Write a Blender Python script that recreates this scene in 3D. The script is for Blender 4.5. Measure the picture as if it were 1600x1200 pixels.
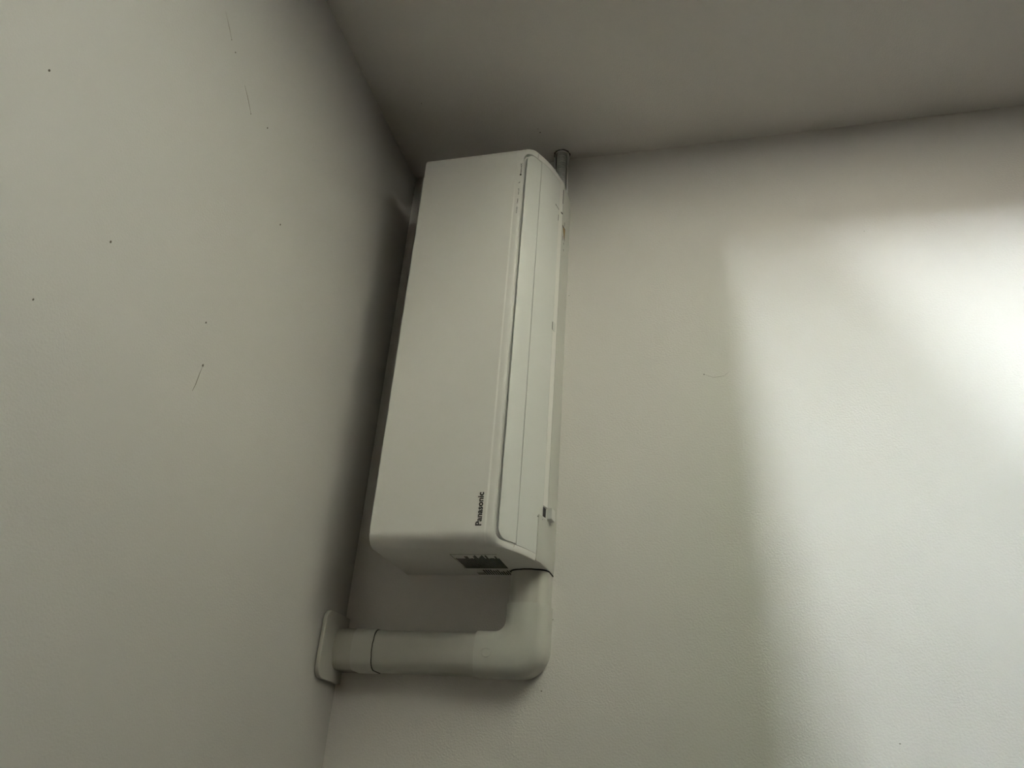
import bpy, bmesh, math, random
from mathutils import Vector, Matrix

# ------------------------------------------------------------------ scene, camera, world, exposure
for o in list(bpy.data.objects):
    bpy.data.objects.remove(o)
SC = bpy.context.scene
COL = SC.collection
CEIL = 2.75                                   # ceiling height; heights below are given from the ceiling down

cam_d = bpy.data.cameras.new('camera')
cam_d.sensor_width = 36.0
cam_d.lens = 1258.4 / 1600 * 36
cam_d.clip_start = 0.02
cam = bpy.data.objects.new('camera', cam_d)
COL.objects.link(cam)
right = Vector((0.0686733, 0.23933718, -0.96850487))
down = Vector((-0.88632275, 0.4602627, 0.05089419))
fwd = Vector((0.45794755, 0.85491284, 0.24373775))
M = Matrix((right, -down, -fwd)).transposed().to_4x4()
M.translation = Vector((-1.42058702, -1.48943483, CEIL - 0.72642802))
cam.matrix_world = M
SC.camera = cam

SC.view_settings.view_transform = 'Standard'
SC.view_settings.look = 'None'
SC.view_settings.gamma = 1
SC.view_settings.use_curve_mapping = False
SC.view_settings.exposure = 0.0

world = bpy.data.worlds.new('overcast_sky')
SC.world = world
world.use_nodes = True
bg = world.node_tree.nodes['Background']
bg.inputs['Color'].default_value = (0.93, 0.97, 1.0, 1)
bg.inputs['Strength'].default_value = 64.0

# ------------------------------------------------------------------ materials
def nodes_of(name):
    m = bpy.data.materials.new(name)
    m.use_nodes = True
    return m, m.node_tree.nodes, m.node_tree.links, m.node_tree.nodes['Principled BSDF']

def plain(name, col, rough=0.5, var=0.04, scale=30.0, bump=0.0, bscale=400.0, spec=0.5, metallic=0.0):
    m, N, L, P = nodes_of(name)
    tc = N.new('ShaderNodeTexCoord')
    nz = N.new('ShaderNodeTexNoise')
    nz.inputs['Scale'].default_value = scale
    nz.inputs['Detail'].default_value = 4
    L.new(tc.outputs['Object'], nz.inputs['Vector'])
    mr = N.new('ShaderNodeMapRange')
    mr.inputs['To Min'].default_value = 1 - var
    mr.inputs['To Max'].default_value = 1 + var
    L.new(nz.outputs['Fac'], mr.inputs['Value'])
    mx = N.new('ShaderNodeMix'); mx.data_type = 'RGBA'; mx.blend_type = 'MULTIPLY'
    mx.inputs[0].default_value = 1
    mx.inputs[6].default_value = (*col, 1)
    L.new(mr.outputs['Result'], mx.inputs[7])
    L.new(mx.outputs[2], P.inputs['Base Color'])
    P.inputs['Roughness'].default_value = rough
    P.inputs['Specular IOR Level'].default_value = spec
    P.inputs['Metallic'].default_value = metallic
    if bump > 0:
        n2 = N.new('ShaderNodeTexNoise')
        n2.inputs['Scale'].default_value = bscale
        n2.inputs['Detail'].default_value = 3
        L.new(tc.outputs['Object'], n2.inputs['Vector'])
        b = N.new('ShaderNodeBump')
        b.inputs['Strength'].default_value = bump
        b.inputs['Distance'].default_value = 0.002
        L.new(n2.outputs['Fac'], b.inputs['Height'])
        L.new(b.outputs['Normal'], P.inputs['Normal'])
    return m

MAT = {}
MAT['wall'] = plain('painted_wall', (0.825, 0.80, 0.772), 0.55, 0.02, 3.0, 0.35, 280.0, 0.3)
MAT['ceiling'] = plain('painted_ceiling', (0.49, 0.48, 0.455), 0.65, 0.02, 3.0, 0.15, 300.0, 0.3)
MAT['floor'] = plain('brown_carpet', (0.20, 0.165, 0.125), 0.5, 0.1, 8.0)
MAT['plastic'] = plain('white_plastic', (0.88, 0.87, 0.845), 0.42, 0.012, 20.0, 0.03, 900.0, 0.4)
MAT['louver'] = plain('satin_white_plastic', (0.76, 0.77, 0.75), 0.38, 0.012, 20.0, 0, 1, 0.4)
MAT['chassis'] = plain('base_chassis_shade_grey', (0.60, 0.60, 0.56), 0.5, 0.02)  # darker grey carries the shade of the downward-facing base strip
MAT['inner'] = plain('mid_grey_plastic', (0.30, 0.30, 0.27), 0.6, 0.05)  # even grey for seams, vent border and knockout
MAT['duct'] = plain('ivory_pvc', (0.56, 0.555, 0.505), 0.38, 0.015, 25.0, 0, 1, 0.4)
MAT['elbow'] = plain('ivory_pvc_matt', (0.61, 0.61, 0.56), 0.45, 0.015, 25.0, 0.05, 700.0, 0.4)
MAT['gloss'] = plain('glossy_pvc', (0.55, 0.54, 0.48), 0.12, 0.015, 25.0, 0, 1, 0.6)
MAT['hose'] = plain('grey_corrugated_plastic', (0.74, 0.75, 0.75), 0.4, 0.04)
MAT['sleeve'] = plain('white_pvc_channel', (0.80, 0.79, 0.77), 0.4, 0.02)
MAT['black'] = plain('black_ink', (0.012, 0.012, 0.012), 0.5, 0.02)
MAT['slot'] = plain('dark_opening', (0.02, 0.02, 0.017), 0.8, 0.05)
MAT['grey_ink'] = plain('grey_ink', (0.12, 0.12, 0.11), 0.5, 0.05)
MAT['orange'] = plain('orange_label', (0.42, 0.25, 0.06), 0.5, 0.03)
MAT['speck'] = plain('dirt_speck', (0.10, 0.085, 0.065), 0.9, 0.2, 400)
MAT['web'] = plain('cobweb_dust', (0.34, 0.32, 0.28), 0.9, 0.2, 400)
MAT['ground'] = plain('pale_paving', (0.49, 0.455, 0.36), 0.9, 0.15, 3.0)
MAT['lawn'] = plain('mown_grass', (0.06, 0.06, 0.04), 0.9, 0.25, 3.0)
MAT['side_blocker'] = plain('dark_side_blocker', (0.07, 0.055, 0.045), 0.85, 0.2, 6.0)
MAT['bounce_slab'] = plain('pale_bounce_slab', (0.75, 0.74, 0.70), 0.9, 0.1, 60.0)
MAT['render'] = plain('grey_sky_divider', (0.40, 0.40, 0.38), 0.8, 0.1, 2.0)
MAT['low_blocker'] = plain('dark_green_blocker', (0.05, 0.075, 0.025), 0.9, 0.4, 12.0)
MAT['frame'] = plain('white_window_frame', (0.75, 0.75, 0.73), 0.4, 0.02)
MAT['panelling'] = plain('dark_timber_panelling', (0.16, 0.11, 0.07), 0.5, 0.2, 4.0)
MAT['roof'] = plain('dark_roof_timber', (0.10, 0.085, 0.07), 0.8, 0.15)
def glass():
    m, N, L, P = nodes_of('window_glass')
    out = N['Material Output']
    N.remove(P)
    t = N.new('ShaderNodeBsdfTransparent'); t.inputs['Color'].default_value = (0.96, 0.97, 0.96, 1)
    g = N.new('ShaderNodeBsdfGlossy'); g.inputs['Roughness'].default_value = 0.0
    mx = N.new('ShaderNodeMixShader'); mx.inputs[0].default_value = 0.06
    L.new(t.outputs[0], mx.inputs[1]); L.new(g.outputs[0], mx.inputs[2])
    L.new(mx.outputs[0], out.inputs['Surface'])
    return m
MAT['glass'] = glass()

# ------------------------------------------------------------------ helpers
def obj(name, bm, mat, parent=None, smooth=None, extra=()):
    """link a bmesh given in room coordinates (z from the ceiling) as one mesh object"""
    me = bpy.data.meshes.new(name)
    off = Vector((0, 0, CEIL))
    p = parent
    while p is not None:
        off = off - p.location
        p = p.parent
    bmesh.ops.translate(bm, verts=bm.verts, vec=off)
    bmesh.ops.recalc_face_normals(bm, faces=bm.faces)
    bm.to_mesh(me); bm.free()
    me.materials.append(MAT[mat])
    for e in extra:
        me.materials.append(MAT[e])
    if smooth is not None:
        for pl in me.polygons:
            pl.use_smooth = True
        me.set_sharp_from_angle(angle=math.radians(smooth))
    o = bpy.data.objects.new(name, me)
    COL.objects.link(o)
    o.parent = parent
    return o

def thing(name, loc, label, cat):
    o = bpy.data.objects.new(name, None)
    o.empty_display_size = 0.05
    COL.objects.link(o)
    o.location = (loc[0], loc[1], loc[2] + CEIL)
    o['label'] = label
    o['category'] = cat
    return o

def struct(o, label=None):
    o['kind'] = 'structure'
    if label:
        o['label'] = label
    return o

def box(bm, x0, x1, y0, y1, z0, z1, bevel=0.0, seg=2):
    r = bmesh.ops.create_cube(bm, size=1)
    vs = r['verts']
    for v in vs:
        v.co = Vector((x0 + (v.co.x + .5) * (x1 - x0), y0 + (v.co.y + .5) * (y1 - y0), z0 + (v.co.z + .5) * (z1 - z0)))
    if bevel > 0:
        es = list({e for v in vs for e in v.link_edges})
        bmesh.ops.bevel(bm, geom=es, offset=bevel, segments=seg, affect='EDGES', profile=0.5)
    return bm

def grid(bm, rows, close_u=False):
    """rows: list of lists of points -> quads; returns the vertex rows"""
    V = [[bm.verts.new(p) for p in r] for r in rows]
    for i in range(len(V) - 1):
        n = len(V[i])
        for j in range(n if close_u else n - 1):
            k = (j + 1) % n
            bm.faces.new((V[i][j], V[i][k], V[i + 1][k], V[i + 1][j]))
    return V

# ------------------------------------------------------------------ the room
RX, RY = -6.5, -4.6
EAVE = 1.0
WT = 0.09                                       # thickness of the window wall
WY0, WY1 = -0.45, -1.60                         # window jambs
WZ0, WZ1 = -0.708, -1.75                         # window head and sill

bm = bmesh.new(); box(bm, RX - .2, WT, 0, .2, -CEIL, .12)
wall_back = struct(obj('wall_back', bm, 'wall'), 'off-white painted wall that carries the air conditioner')

bm = bmesh.new()
for (a, b, c, d) in ((0, WY0, -CEIL, .12), (WY1, RY, -CEIL, .12), (WY0, WY1, WZ0, .12), (WY0, WY1, -CEIL, WZ1)):
    box(bm, 0, WT, min(a, b), max(a, b), min(c, d), max(c, d))
wall_right = struct(obj('wall_right', bm, 'wall'), 'shaded off-white wall at the end of the air conditioner')

bm = bmesh.new(); box(bm, RX - .2, RX, RY, 0, -CEIL, .12)
struct(obj('wall_left', bm, 'panelling'))
bm = bmesh.new(); box(bm, RX - .2, WT, RY - .2, RY, -CEIL, .12)
struct(obj('wall_front', bm, 'panelling'))
bm = bmesh.new(); box(bm, RX - .2, WT, RY - .2, .2, -CEIL - .1, -CEIL)
struct(obj('floor', bm, 'floor'))
bm = bmesh.new(); box(bm, RX - .2, WT + EAVE, RY - .2, .2, .12, .2)
struct(obj('roof_deck', bm, 'roof'))

# ceiling board: stops a hair short of the end wall, the joint has opened up near the corner
rnd = random.Random(4)
bm = bmesh.new()
edge = []
y = 0.0
while y > RY:
    if y > -0.012:
        g = 0.0
    elif y > -0.30:
        g = 0.0062 + rnd.uniform(-0.0012, 0.0014)
    else:
        g = 0.0050
    edge.append((-g, y)); y -= 0.006 if y > -0.32 else 0.25
edge.append((-0.0050, RY))
lo = [bm.verts.new((a, b, 0)) for a, b in edge]
hi = [bm.verts.new((a, b, .03)) for a, b in edge]
l2 = [bm.verts.new((RX, RY, 0)), bm.verts.new((RX, 0, 0))]
h2 = [bm.verts.new((RX, RY, .03)), bm.verts.new((RX, 0, .03))]
bm.faces.new(lo + l2)
bm.faces.new(list(reversed(hi + h2)))
for i in range(len(lo) - 1):
    bm.faces.new((lo[i], lo[i + 1], hi[i + 1], hi[i]))
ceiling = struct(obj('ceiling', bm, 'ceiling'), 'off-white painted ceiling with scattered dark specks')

# the window that lights the room, out of view
def window(name, ax, p, a0, a1, z0, z1):
    w = bpy.data.objects.new(name, None); COL.objects.link(w)
    mid = (a0 + a1) / 2
    w.location = (p, mid, CEIL + z1) if ax == 0 else (mid, p, CEIL + z1)
    struct(w)
    def bx(u0, u1, q0, q1, c, d, bev):
        bm = bmesh.new()
        if ax == 0: box(bm, u0, u1, q0, q1, c, d, bev)
        else: box(bm, q0, q1, u0, u1, c, d, bev)
        return bm
    for (q0, q1, c, d) in ((a0, a0 + .04, z1, z0), (a1 - .04, a1, z1, z0), (a0 + .04, a1 - .04, z0 - .025, z0), (a0 + .04, a1 - .04, z1, z1 + .05)):
        obj('window_frame', bx(p - .025, p + .025, q0, q1, c, d, .003), 'frame', w)
    obj('pane', bx(p - .002, p + .002, a0 + .04, a1 - .04, z1 + .05, z0 - .025, 0), 'glass', w)
window('window_1', 0, WT - .045, WY1, WY0, WZ0, WZ1)

# outside: lawn, hedge, and other unseen objects added to block or bounce window light
bm = bmesh.new(); box(bm, -60, 60, -60, 60, -CEIL - .5, -CEIL - .3)
struct(obj('ground', bm, 'lawn'))
bm = bmesh.new(); box(bm, WT, 3.0, -30, -.4, -CEIL - .3, -CEIL - .28)
struct(obj('floor_patio', bm, 'ground'))
bm = bmesh.new(); box(bm, WT, 6.0, -.4, 14, -CEIL - .3, -CEIL - .27)
struct(obj('floor_bounce_slab', bm, 'bounce_slab'))  # unseen pale slab added to bounce light onto the far ceiling
bm = bmesh.new(); box(bm, 15.0, 16, -60, 60, -CEIL - .3, WZ0 + 15 * .03, .1)
struct(obj('wall_low_blocker', bm, 'low_blocker'))  # unseen, added to set the lower edge of the bright sky band
bm = bmesh.new(); box(bm, 16.0, 20, -60, 60, WZ0 + 16 * .19, WZ0 + 16 * .52)
struct(obj('wall_sky_divider', bm, 'render'))  # unseen floating box added to split the sky into two bright bands
bm = bmesh.new(); box(bm, .3, 4.2, -9, -8, -CEIL - .3, 5.0)
struct(obj('wall_side_blocker', bm, 'side_blocker'))  # unseen block added to cut off the sky to the side

# ------------------------------------------------------------------ air conditioner
XL, XR = -1.0392, -0.134
XM = (XL + XR) / 2
D = 0.2036
ac = thing('air_conditioner', (XM, 0, -0.4114), 'white wall-mounted split air conditioner with long louvers, high in the corner', 'air conditioner')
PTS = [(-.2036, -.118), (-.2036, -.17), (-.2036, -.23), (-.2036, -.29), (-.2036, -.320), (-.2036, -.338), (-.2025, -.346), (-.1985, -.3545), (-.188, -.3645),
       (-.172, -.3745), (-.145, -.3885), (-.113, -.4000), (-.082, -.4070), (-.05, -.4100), (-.016, -.4112), (0, -.4114)]
def catmull(P, n=12):
    out = []
    for i in range(len(P) - 1):
        p0 = Vector(P[max(i - 1, 0)]); p1 = Vector(P[i]); p2 = Vector(P[i + 1]); p3 = Vector(P[min(i + 2, len(P) - 1)])
        for k in range(n):
            t = k / n
            out.append(.5 * ((2 * p1) + (p2 - p0) * t + (2 * p0 - 5 * p1 + 4 * p2 - p3) * t * t + (3 * p1 - p0 - 3 * p2 + p3) * t ** 3))
    out.append(Vector(P[-1]))
    return out
CP = catmull(PTS)
CS = [0.0]
for i in range(1, len(CP)):
    CS.append(CS[-1] + (CP[i] - CP[i - 1]).length)
SMAX = CS[-1]
def prof(s):
    s = min(max(s, 0), SMAX)
    lo_, hi_ = 0, len(CS) - 1
    while hi_ - lo_ > 1:
        m = (lo_ + hi_) // 2
        if CS[m] <= s: lo_ = m
        else: hi_ = m
    t = (s - CS[lo_]) / (CS[hi_] - CS[lo_])
    p = CP[lo_].lerp(CP[hi_], t)
    a = CP[max(lo_ - 2, 0)]; b = CP[min(hi_ + 2, len(CP) - 1)]
    tg = (b - a).normalized()
    return p, Vector((tg.y, -tg.x))             # outward normal in the y,z plane
def sstep(a, b, x):
    t = min(max((x - a) / (b - a), 0), 1); return t * t * (3 - 2 * t)
def surf(x, s, off=0.0):
    p, n = prof(s)
    r = 0.026
    d = min(x - XL, XR - x)
    ins = 0.0
    if d < r:
        w = 1 - 0.9 * sstep(.215, .262, s)
        ins = w * (r - math.sqrt(max(r * r - (r - max(d, 0)) ** 2, 0)))
    q = p + n * (off - ins)
    return Vector((x, min(q.x, 0.0), q.y))

# bay that takes the louvers, in (x, s): rounded corners at the front edge
BX0, BX1, BS0, BS1 = -1.0272, -0.1530, 0.2290, 0.3600
def bay_s0(x, x0, x1, s0, rad):
    d = min(x - x0, x1 - x)
    if d >= rad: return s0
    if d <= 0: return s0 + rad
    return s0 + rad - math.sqrt(rad * rad - (rad - d) ** 2)
def depth(x, s):
    o = 0.0
    o -= 0.0010 * sstep(.2125, .2150, s) * (1 - sstep(.375, .38, s)) * sstep(XL + .004, XL + .012, x) * (1 - sstep(XR - .012, XR - .004, x)) * (1 - sstep(.245, .30, s))
    o += 0.0016 * sstep(.360, .379, s) * (1 - sstep(.43, .448, s))
    if BX0 < x < BX1 and bay_s0(x, BX0, BX1, BS0, .022) < s < BS1:
        o -= 0.009
    if -.9500 < x < -.9310 and .3570 < s < .3790:          # opening beside the clip
        o -= 0.010
    return o
def frange(a, b, n):
    return [a + (b - a) * i / n for i in range(n + 1)]
xs = sorted(set(round(v, 6) for v in frange(XL, XL + .026, 36) + frange(XL + .026, XL + .045, 24) + frange(-.994, -.951, 6) + frange(-.9515, -.9295, 14) + frange(-.925, -.20, 24)
                + frange(XR - .045, XR - .026, 24) + frange(XR - .026, XR, 36)))
ss = sorted(set(round(v, 6) for v in frange(0, .205, 20) + frange(.208, .2255, 14) + frange(.226, .256, 40) + frange(.257, .33, 24) + frange(.332, .3595, 10) + [.3601] + frange(.3605, .384, 24) + frange(.388, SMAX, 12)))
bm = bmesh.new()
V = grid(bm, [[surf(x, s, depth(x, s)) for s in ss] for x in xs])
# end caps, back and top close the casing
zb = -.118
tb = [[bm.verts.new((x, 0, zb))] for x in xs]
for i in (0, len(xs) - 1):
    loop = V[i] + tb[i]
    bm.faces.new(loop)
for i in range(len(xs) - 1):
    bm.faces.new((V[i][0], V[i + 1][0], tb[i + 1][0], tb[i][0]))
    bm.faces.new((V[i][-1], V[i + 1][-1], tb[i + 1][0], tb[i][0]))
casing = obj('casing', bm, 'plastic', ac, smooth=28)

def panel(name, xs_, s0f, s1f, top, thick, mat, parent, n=12, rnd_edge=True):
    """curved panel lying on the casing profile"""
    bm = bmesh.new()
    def rows(off):
        R = []
        for x in xs_:
            a, b = s0f(x), s1f(x)
            R.append([(x, a + (b - a) * k / n, off) for k in range(n + 1)])
        return R
    rt = [[surf(x, s, o_) for x, s, o_ in r] for r in rows(top)]
    rb = [[surf(x, s, o_) for x, s, o_ in r] for r in rows(top - thick)]
    A = grid(bm, rt); B = grid(bm, rb)
    m, q = len(A) - 1, n
    for i in range(m):
        bm.faces.new((A[i][0], A[i + 1][0], B[i + 1][0], B[i][0]))
        bm.faces.new((A[i][q], A[i + 1][q], B[i + 1][q], B[i][q]))
    for j in range(q):
        bm.faces.new((A[0][j], A[0][j + 1], B[0][j + 1], B[0][j]))
        bm.faces.new((A[m][j], A[m][j + 1], B[m][j + 1], B[m][j]))
    return obj(name, bm, mat, parent, smooth=30)

CH = 0.0022                                     # how far the base chassis stands proud
LX0, LX1 = BX0 + .0022, BX1 - .0022
lx = sorted(set(round(v, 6) for v in frange(LX0 + .00002, LX0 + .024, 40) + frange(LX0 + .03, LX1 - .03, 12) + frange(LX1 - .024, LX1 - .00002, 40)))
up = panel('upper_louver', lx, lambda x: bay_s0(x, LX0, LX1, .2372, .020), lambda x: .2788, -.0003, .0035, 'louver', ac, 14)
up['label'] = 'narrow upper louver panel along the front edge'
lx2 = frange(BX0 + .0004, -.9576, 4) + frange(-.9574, BX1 - .0004, 22)
low = panel('lower_louver', lx2, lambda x: .2802, lambda x: .3410 if x < -.9575 else .3597, -.0002, .0035, 'louver', ac, 16)
low['label'] = 'wide lower louver panel curving under the unit'

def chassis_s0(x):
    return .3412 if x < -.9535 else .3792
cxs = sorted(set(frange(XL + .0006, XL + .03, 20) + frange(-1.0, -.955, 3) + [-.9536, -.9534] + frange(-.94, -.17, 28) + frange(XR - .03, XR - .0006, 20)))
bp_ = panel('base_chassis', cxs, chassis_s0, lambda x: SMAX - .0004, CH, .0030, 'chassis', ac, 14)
bp_['label'] = 'base strip along the wall, greyer with underside shade'
def patch(bm, poly, off=0.00025, thick=0.0004, absolute=False):
    """thin polygon given in (x, s) laid on the casing"""
    base = lambda x, s: CH if (s > .37 or (x < -.9535 and s > .3412)) and not absolute else 0.0
    a = [bm.verts.new(surf(x, s, off + base(x, s))) for x, s in poly]
    b = [bm.verts.new(surf(x, s, off - thick + base(x, s))) for x, s in poly]
    bm.faces.new(a); bm.faces.new(list(reversed(b)))
    n = len(a)
    for i in range(n):
        bm.faces.new((a[i], a[(i + 1) % n], b[(i + 1) % n], b[i]))

def slit(bm, x0, s0, x1, s1, w, off=.0002):
    dx, ds = x1 - x0, s1 - s0
    l = math.hypot(dx, ds); nx, ns = -ds / l * w / 2, dx / l * w / 2
    patch(bm, [(x0 + nx, s0 + ns), (x1 + nx, s1 + ns), (x1 - nx, s1 - ns), (x0 - nx, s0 - ns)], off)

# hairline slots and joints at the ends of the louver
for args in ((-.1600, .3765, -.2000, .3768, .0022), (-.2290, .341, -.2312, .368, .0016), (-.2300, .366, -.2290, .378, .0034), (-.9575, .3385, -.9590, .3560, .0016), (-.5300, .3575, -.5480, .3575, .0010), (-.246, .3585, -.262, .3585, .0010)):
    bm = bmesh.new(); slit(bm, *args)
    obj('slot', bm, 'slot', ac)
bm = bmesh.new()
box(bm, 0, 1, 0, 1, 0, 1)
for v in bm.verts:
    v.co = surf(-.548 + .020 * v.co.x, .358 + .012 * v.co.y, -.001 + .0022 * v.co.z)
obj('catch_tab', bm, 'louver', ac)

# swing clip at the lower end of the louver
bm = bmesh.new(); box(bm, 0, 1, 0, 1, 0, 1, .06, 2)
for v in bm.verts:
    v.co = surf(-.9500 + .0215 * v.co.x, .3800 + .0215 * v.co.y, -.001 + .0115 * v.co.z)
clip = obj('louver_clip', bm, 'frame', ac)
clip['label'] = 'small white plastic clip beside a dark opening'
bm = bmesh.new(); box(bm, 0, 1, 0, 1, 0, 1)
for v in bm.verts:
    v.co = surf(-.9455 + .0120 * v.co.x, .4000 + .0022 * v.co.y, .0040 + .0050 * v.co.z)
obj('clip_recess', bm, 'grey_ink', clip)
bm = bmesh.new(); box(bm, 0, 1, 0, 1, 0, 1)
for v in bm.verts:
    v.co = surf(-.9462 + .012 * v.co.x, .3725 + .0025 * v.co.y, -.009 + .006 * v.co.z)
obj('hinge_pin', bm, 'frame', clip)
bm = bmesh.new()
patch(bm, [(-.9497, .3573), (-.9313, .3573), (-.9313, .3788), (-.9497, .3788)], -.0015, absolute=True)
obj('clip_opening_shade', bm, 'slot', ac)  # dark sheet inside the recess, stands in for its shade

# joint lines across the rims at both ends
for (x0, x1, s0) in ((XL + .0012, BX0 - .0005, .2745), (BX1 + .0005, XR - .003, .2665)):
    bm = bmesh.new(); slit(bm, x0, s0, x1, s0 + .001, .0006, .00015)
    obj('seam', bm, 'inner', ac)

# ---- lettering
def text_mesh(body, bold=0.0, shear=0.0):
    cu = bpy.data.curves.new('lettering', 'FONT')
    cu.body = body; cu.size = 1.0; cu.offset = bold; cu.shear = shear
    cu.resolution_u = 4
    to = bpy.data.objects.new('lettering', cu)
    COL.objects.link(to)
    dg = bpy.context.evaluated_depsgraph_get()
    me = bpy.data.meshes.new_from_object(to.evaluated_get(dg))
    bm = bmesh.new(); bm.from_mesh(me)
    bpy.data.objects.remove(to); bpy.data.curves.remove(cu); bpy.data.meshes.remove(me)
    return bm
def lettering(name, body, x0, x1, s_top, s_base, mat, parent, bold=0.0, off=.0003, cap=None):
    bm = text_mesh(body, bold)
    mnx = min(v.co.x for v in bm.verts); mxx = max(v.co.x for v in bm.verts)
    mxy = max(v.co.y for v in bm.verts)
    for v in bm.verts:
        x = x0 + (v.co.x - mnx) / (mxx - mnx) * (x1 - x0)
        s = s_base - v.co.y / mxy * (s_base - s_top)
        v.co = surf(x, s, off + depth(x, s))
    return obj(name, bm, mat, parent)
lg = lettering('logo', 'Panasonic', -1.0050, -.9440, .1955, .2060, 'black', casing, bold=0.034)
lg['label'] = 'bold black maker name lettering'
for body, a, b, st, sb in (('POWER', -.3240, -.3065, .2212, .2236), ('TIMER', -.2980, -.2845, .2214, .2238), ('nanoeX', -.2740, -.2560, .2216, .2242)):
    o = lettering('indicator_lettering', body, a, b, st, sb, 'grey_ink', casing, bold=0.015)
o = lettering('indicator_lettering', 'nanoeX', -.2150, -.1860, .2226, .2262, 'black', casing, bold=0.02)
bm = bmesh.new()
patch(bm, [(-.2185 + .0024 * math.cos(k * math.pi / 6), .2246 + .0022 * math.sin(k * math.pi / 6)) for k in range(12)], -.0006, .0003)
obj('emblem_dot', bm, 'black', casing)
bm = bmesh.new()
patch(bm, [(-.2432, .2222), (-.2396, .2216), (-.2402, .2232), (-.2376, .2238), (-.2412, .2250), (-.2408, .2236)], -.0006, .0003)
obj('indicator_symbol', bm, 'grey_ink', casing)

# warning label under the unit near the far end
bm = bmesh.new(); patch(bm, [(-.2570, .3815), (-.2540, .4040), (-.2900, .4020)], .0003)
wl = obj('warning_label', bm, 'black', ac); wl['label'] = 'orange and black warning triangle'
bm = bmesh.new(); patch(bm, [(-.2602, .3870), (-.2590, .4005), (-.2830, .3995)], .0006)
obj('label_field', bm, 'orange', wl)
for (a, b, c, d) in ((-.2400, .396, -.2450, .002), (-.2500, .396, -.2460, .0025), (-.2840, .388, -.2960, .002), (-.2960, .397, -.3020, .002), (-.3140, .398, -.3190, .002)):
    bm = bmesh.new(); slit(bm, a, b, c, b, d, .0003)
    obj('label_print', bm, 'grey_ink', wl)

# vents moulded into the near end cap
def cap_plate(bm, y0, y1, z0, z1, t=.0004):
    box(bm, XL - t, XL + .001, y0, y1, z0, z1)
bm = bmesh.new()
rv = random.Random(11)
NS = 25
for k in range(NS):
    z = -.2570 - .0790 * k / (NS - 1)
    y0 = -.140 + rv.choice((.0, .006, .012, .018, .02))
    if k in (2, 3): y0 = -.120
    cap_plate(bm, y0, -.054, z - .00115, z + .00115)
sv = obj('side_vent', bm, 'slot', ac); sv['kind'] = 'stuff'; sv['label'] = 'block of fine dark vent slots on the end cap'
bm = bmesh.new()
for (a, b, c, d) in ((-.1475, -.1460, -.2525, -.3400), (-.1475, -.0535, -.2525, -.2537)):
    cap_plate(bm, min(a, b), max(a, b), min(c, d), max(c, d), .0003)
obj('vent_border', bm, 'inner', ac)
for k in range(12):
    z = -.2855 - .0046 * k
    bm = bmesh.new()
    y0 = -.042 + rv.choice((0, .004, .010, .013))
    cap_plate(bm, y0, -.008, z - .0011, z + .0011)
    obj('vent_slot', bm, 'slot', ac)
bm = bmesh.new(); cap_plate(bm, -.0235, -.0075, -.283, -.268)
kn = obj('knockout', bm, 'inner', ac)

# intake slats on the top of the unit
for k in range(9):
    bm = bmesh.new(); y = -.03 - .018 * k
    box(bm, XL + .05, XR - .05, y - .003, y + .003, -.119, -.115)
    obj('intake_slat', bm, 'plastic', ac)

# ------------------------------------------------------------------ pipe trunking
tk = thing('pipe_trunking', (-1.189, 0, -0.412), 'ivory plastic pipe trunking with an elbow, from unit to ceiling flange', 'pipe trunking')
def dome(w, h, n=9):
    """half section of the trunking: (across -1..1 scaled to w, out from the wall)"""
    r = min(.021, h * .45)
    pts = [(-w, 0.0), (-w, h - r - .006)]
    for k in range(1, n):
        a = math.pi - (math.pi / 2) * k / n
        pts.append((-w + r + r * math.cos(a), h - r - .003 + r * math.sin(a)))
    pts.append((-w + r, h - .003)); pts.append((-w * .2, h)); 
    return pts + [(-a, b) for a, b in reversed(pts)]
def run(name, p0, p1, side, w, h, mat, parent, inner=False):
    """straight trunking between p0 and p1 (x, z); side = unit across vector (x, z)"""
    bm = bmesh.new()
    sec = dome(w, h)
    rows = []
    for p in (p0, p1):
        rows.append([Vector((p[0] + side[0] * a, -b, p[1] + side[1] * a)) for a, b in sec])
    Vv = grid(bm, rows)
    bm.faces.new(Vv[0]); bm.faces.new(list(reversed(Vv[1])))
    bm.faces.new((Vv[0][0], Vv[1][0], Vv[1][-1], Vv[0][-1]))
    return obj(name, bm, mat, parent, smooth=35)
HW, HH = .0365, .0535
CZ = -.3745                                       # centre of the run that leaves the unit
CX = -1.1890                                      # centre of the run that rises to the ceiling
run('trunking_section', (XL - .0008, CZ), (-1.125, CZ), (0, 1), HW, HH, 'duct', tk)
run('trunking_section', (CX, -.310), (CX, -.070), (1, 0), HW, HH, 'duct', tk)
# elbow: lofted between an inner and an outer corner curve
eo = .0028
def corner(cx_, cz_, rad, ax, az, nseg):
    """polyline from a start on the horizontal run, round a corner, to the vertical run"""
    pts = [(-1.101, az)]
    pts += [(-1.101 + (cx_ + 1.101) * k / 3, az) for k in (1, 2)]
    for k in range(nseg + 1):
        t = (math.pi / 2) * k / nseg
        pts.append((cx_ - rad * math.sin(t), cz_ + (az - cz_) * math.cos(t)))
    for k in (1, 2, 3):
        pts.append((ax, cz_ + (-.284 - cz_) * k / 3))
    return pts
w = HW + eo
r_in, r_out = .020, .052
inner = corner(CX + w + r_in, CZ + w + r_in, r_in, CX + w, CZ + w, 10)
outer = corner(CX - w + r_out, CZ - w + r_out, r_out, CX - w, CZ - w, 10)
sec = dome(1.0 * w, HH + eo)
bm = bmesh.new()
rows = []
for (ix, iz), (ox, oz) in zip(inner, outer):
    rows.append([Vector((ix + (ox - ix) * (a / w + 1) / 2, -b, iz + (oz - iz) * (a / w + 1) / 2)) for a, b in sec])
Vv = grid(bm, rows)
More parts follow.
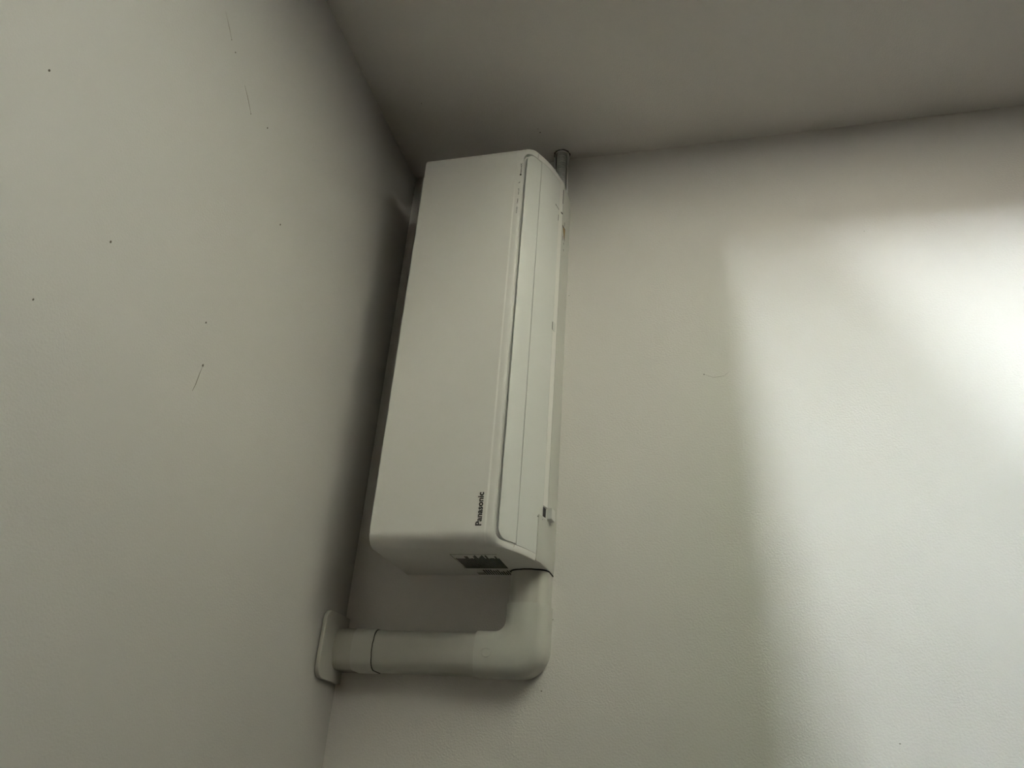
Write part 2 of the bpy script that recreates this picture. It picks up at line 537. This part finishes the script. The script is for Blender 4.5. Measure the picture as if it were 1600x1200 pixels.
bm.faces.new(Vv[0]); bm.faces.new(list(reversed(Vv[-1])))
for i in range(len(Vv) - 1):
    bm.faces.new((Vv[i][0], Vv[i + 1][0], Vv[i + 1][-1], Vv[i][-1]))
el = obj('elbow', bm, 'elbow', tk, smooth=35)
# moulded ring mark on the elbow
bm = bmesh.new()
ring = []
for k in range(24):
    a = 2 * math.pi * k / 24
    c = Vector((CX - .002 + .0075 * math.cos(a), -(HH + eo) + .0001, -.3080 + .0095 * math.sin(a)))
    d = Vector((math.cos(a), 0, math.sin(a)))
    ring.append([c + d * .0004 + Vector((0, .0006, 0)), c + Vector((0, -.0011, 0)), c - d * .0004 + Vector((0, .0006, 0))])
ring.append(ring[0])
Vr = [[bm.verts.new(p) for p in r] for r in ring[:-1]]
for i in range(24):
    for j in range(3):
        bm.faces.new((Vr[i][j], Vr[(i + 1) % 24][j], Vr[(i + 1) % 24][(j + 1) % 3], Vr[i][(j + 1) % 3]))
obj('moulded_mark', bm, 'elbow', el)
run('joint_line', (CX, -.0884), (CX, -.0868), (1, 0), HW + .0010, HH + .0010, 'slot', tk)
run('joint_line', (XL - .0022, CZ), (XL - .0002, CZ), (0, 1), HW + .0014, HH + .0014, 'slot', tk)
run('coupling', (CX, -.087), (CX, -.046), (1, 0), HW + .0018, HH + .0018, 'duct', tk)
run('glossy_collar', (CX, -.046), (CX, -.008), (1, 0), HW + .0015, HH + .0015, 'gloss', tk)
# ceiling flange
bm = bmesh.new()
fx0, fx1, fy = -1.2490, -1.1270, -.0980
poly = [(fx0, 0)]
for k in range(9):
    a = math.pi + math.pi / 2 * k / 8
    poly.append((fx0 + .022 + .022 * math.cos(a), fy + .022 + .022 * math.sin(a)))
for k in range(9):
    a = 1.5 * math.pi + math.pi / 2 * k / 8
    poly.append((fx1 - .022 + .022 * math.cos(a), fy + .022 + .022 * math.sin(a)))
poly.append((fx1, 0))
def off_poly(e):
    cx_, cy_ = (fx0 + fx1) / 2, 0
    out = []
    for x, y in poly:
        nx = x + (e if x < cx_ else -e); ny = y + (e * (1 if y < -.01 else 0))
        out.append((nx, ny))
    return out
rows = [[Vector((x, y, z)) for x, y in off_poly(e)] for e, z in ((.0035, -.0002), (.0035, -.0018), (0, -.0020), (0, -.0085), (.0008, -.0095))]
Vv = grid(bm, rows, close_u=True)
bm.faces.new(Vv[-1]); bm.faces.new(list(reversed(Vv[0])))
obj('ceiling_flange', bm, 'duct', tk, smooth=18)

# ------------------------------------------------------------------ corrugated drain hose in its open sleeve
HY, HZ = -.0195, -.3905
hs = thing('corrugated_hose', (-.066, 0, HZ - .0175), 'grey corrugated hose in a white open sleeve, running into the end wall', 'hose')
def tube_rows(x0, x1, rf, n=20, m=None):
    m = m or 2
    rows = []
    for i in range(m + 1):
        x = x0 + (x1 - x0) * i / m
        r = rf(i)
        rows.append([Vector((x, HY + r * math.cos(2 * math.pi * k / n), HZ + r * math.sin(2 * math.pi * k / n))) for k in range(n)])
    return rows
bm = bmesh.new()
m = 21 * 6
Vv = grid(bm, tube_rows(XR + .0005, -.0005, lambda i: (.0088, .0094, .0124, .0128, .0128, .0124)[i % 6], 20, m), close_u=True)
bm.faces.new(Vv[0]); bm.faces.new(list(reversed(Vv[-1])))
obj('hose', bm, 'hose', hs, smooth=60)
bm = bmesh.new()
rows = []
a0, a1 = math.radians(-112), math.radians(118)      # open towards the room
for x in (XR + .0006, -.0004):
    r = []
    for k in range(25):
        a = a0 + (a1 - a0) * k / 24
        r.append(Vector((x, HY + .0180 * math.cos(a), HZ + .0180 * math.sin(a))))
    for k in range(24, -1, -1):
        a = a0 + (a1 - a0) * k / 24
        r.append(Vector((x, HY + .0163 * math.cos(a), HZ + .0163 * math.sin(a))))
    rows.append(r)
Vv = grid(bm, rows, close_u=True)
for vv in Vv:
    for k in range(24):
        bm.faces.new((vv[k], vv[k + 1], vv[48 - k], vv[49 - k]))
obj('open_sleeve', bm, 'sleeve', hs, smooth=40)
bm = bmesh.new()
rr = random.Random(3)
n = 30
o0 = [.0200 + rr.uniform(-.0009, .0014) for _ in range(n)]
rows = []
for (x, f) in ((-.0001, 1), (-.0016, .97)):
    rows.append([Vector((x, min(HY + o0[k] * f * math.cos(2 * math.pi * k / n), -.0006), HZ + o0[k] * f * math.sin(2 * math.pi * k / n))) for k in range(n)])
for (x, f) in ((-.0016, .0182 / .0200), (-.0001, .0182 / .0200)):
    rows.append([Vector((x, min(HY + .0182 * math.cos(2 * math.pi * k / n), -.0004), HZ + .0182 * math.sin(2 * math.pi * k / n))) for k in range(n)])
rows.append(rows[0])
Vv = [[bm.verts.new(p) for p in r] for r in rows[:-1]]
for i in range(4):
    for k in range(n):
        bm.faces.new((Vv[i][k], Vv[i][(k + 1) % n], Vv[(i + 1) % 4][(k + 1) % n], Vv[(i + 1) % 4][k]))
obj('wall_opening_rim', bm, 'slot', hs)

# ------------------------------------------------------------------ dirt specks and cobweb threads on the painted surfaces
def blob(parent, c, n, r, mat='speck', aspect=1.0, ang=0.0, name='speck'):
    """flat little blob on a surface; n = surface normal"""
    n = Vector(n); t = n.orthogonal().normalized(); b = n.cross(t)
    u = t * math.cos(ang) + b * math.sin(ang); v_ = n.cross(u)
    bm = bmesh.new()
    c = Vector(c)
    a = [bm.verts.new(c + u * (r * aspect * math.cos(k * math.pi / 4)) + v_ * (r * math.sin(k * math.pi / 4)) - n * .0002) for k in range(8)]
    top = bm.verts.new(c + n * .0005)
    for k in range(8):
        bm.faces.new((a[k], a[(k + 1) % 8], top))
    bm.faces.new(list(reversed(a)))
    o = obj(name, bm, mat, None)
    # part of the painted surface it sits on
    o.parent = parent
    return o
def thread(parent, pts, r, n, mat='web'):
    bm = bmesh.new(); n = Vector(n)
    rows = []
    P = [Vector(p) for p in pts]
    for i, p in enumerate(P):
        d = (P[min(i + 1, len(P) - 1)] - P[max(i - 1, 0)]).normalized()
        s_ = d.cross(n).normalized()
        e = r * (1 if 0 < i < len(P) - 1 else .4)
        rows.append([p + s_ * e - n * .0001, p + n * e * 1.2, p - s_ * e - n * .0001])
    Vv = grid(bm, rows, close_u=True)
    bm.faces.new(Vv[0]); bm.faces.new(list(reversed(Vv[-1])))
    o = obj('cobweb_thread', bm, mat, None)
    o.parent = parent
    return o
DN = (0, 0, -1)
for (x, y, r) in ((-.8861, -.5996, .0026), (-.7098, -.9884, .0020), (-.375, -.7263, .0017), (-.3643, -.7425, .0013), (-.4194, -.6037, .0021), (-.8331, -.8267, .0021),
                  (-.8236, -.6182, .0019), (-.5505, -.5039, .0022), (-.9654, -.8966, .0016), (-.4359, -.6524, .0014)):
    blob(ceiling, (x, y, 0), DN, r, 'speck', 1.5, .4)
thread(ceiling, [(-.8861, -.5996, 0), (-.903, -.602, 0), (-.9212, -.6041, 0), (-.932, -.607, 0)], .0007, DN)
thread(ceiling, [(-.335, -.773, 0), (-.350, -.757, 0), (-.3643, -.7425, 0)], .0007, DN)
thread(ceiling, [(-.405, -.685, 0), (-.420, -.668, 0), (-.4359, -.6524, 0)], .0007, DN)
rs = random.Random(8)
for k in range(7):
    blob(ceiling, (-.018 - .022 * k + rs.uniform(-.004, .004), -.003 - rs.uniform(0, .003), 0), DN, rs.uniform(.0009, .0018), 'speck', 1.8, 1.57)
for k in range(4):
    blob(wall_back, (-.02 - .028 * k, 0, -.014 - rs.uniform(0, .006)), (0, -1, 0), rs.uniform(.0008, .0014), 'web', 1.8, 0)
for (x, z, r, m_) in ((-.6239, -.7063, .0015, 'speck'), (-.405, -.419, .0013, 'web'), (-.30, -1.05, .001, 'web'), (-1.245, -.40, .0014, 'speck'), (-1.12, -.415, .0012, 'web'),(-1.30,-.98,.0015,'web')):
    blob(wall_back, (x, 0, z), (0, -1, 0), r, m_, 1.3, .5)
thread(wall_back, [(-.624, 0, -.7063), (-.632, 0, -.725), (-.630, 0, -.745), (-.62, 0, -.757)], .0003, (0, -1, 0))
for (y, z, r) in ((-.1028, -.3526, .0020), (-.115, -.350, .0012), (-.24, -.10, .0015)):
    blob(wall_right, (0, y, z), (-1, 0, 0), r, 'speck', 1.2, .3)
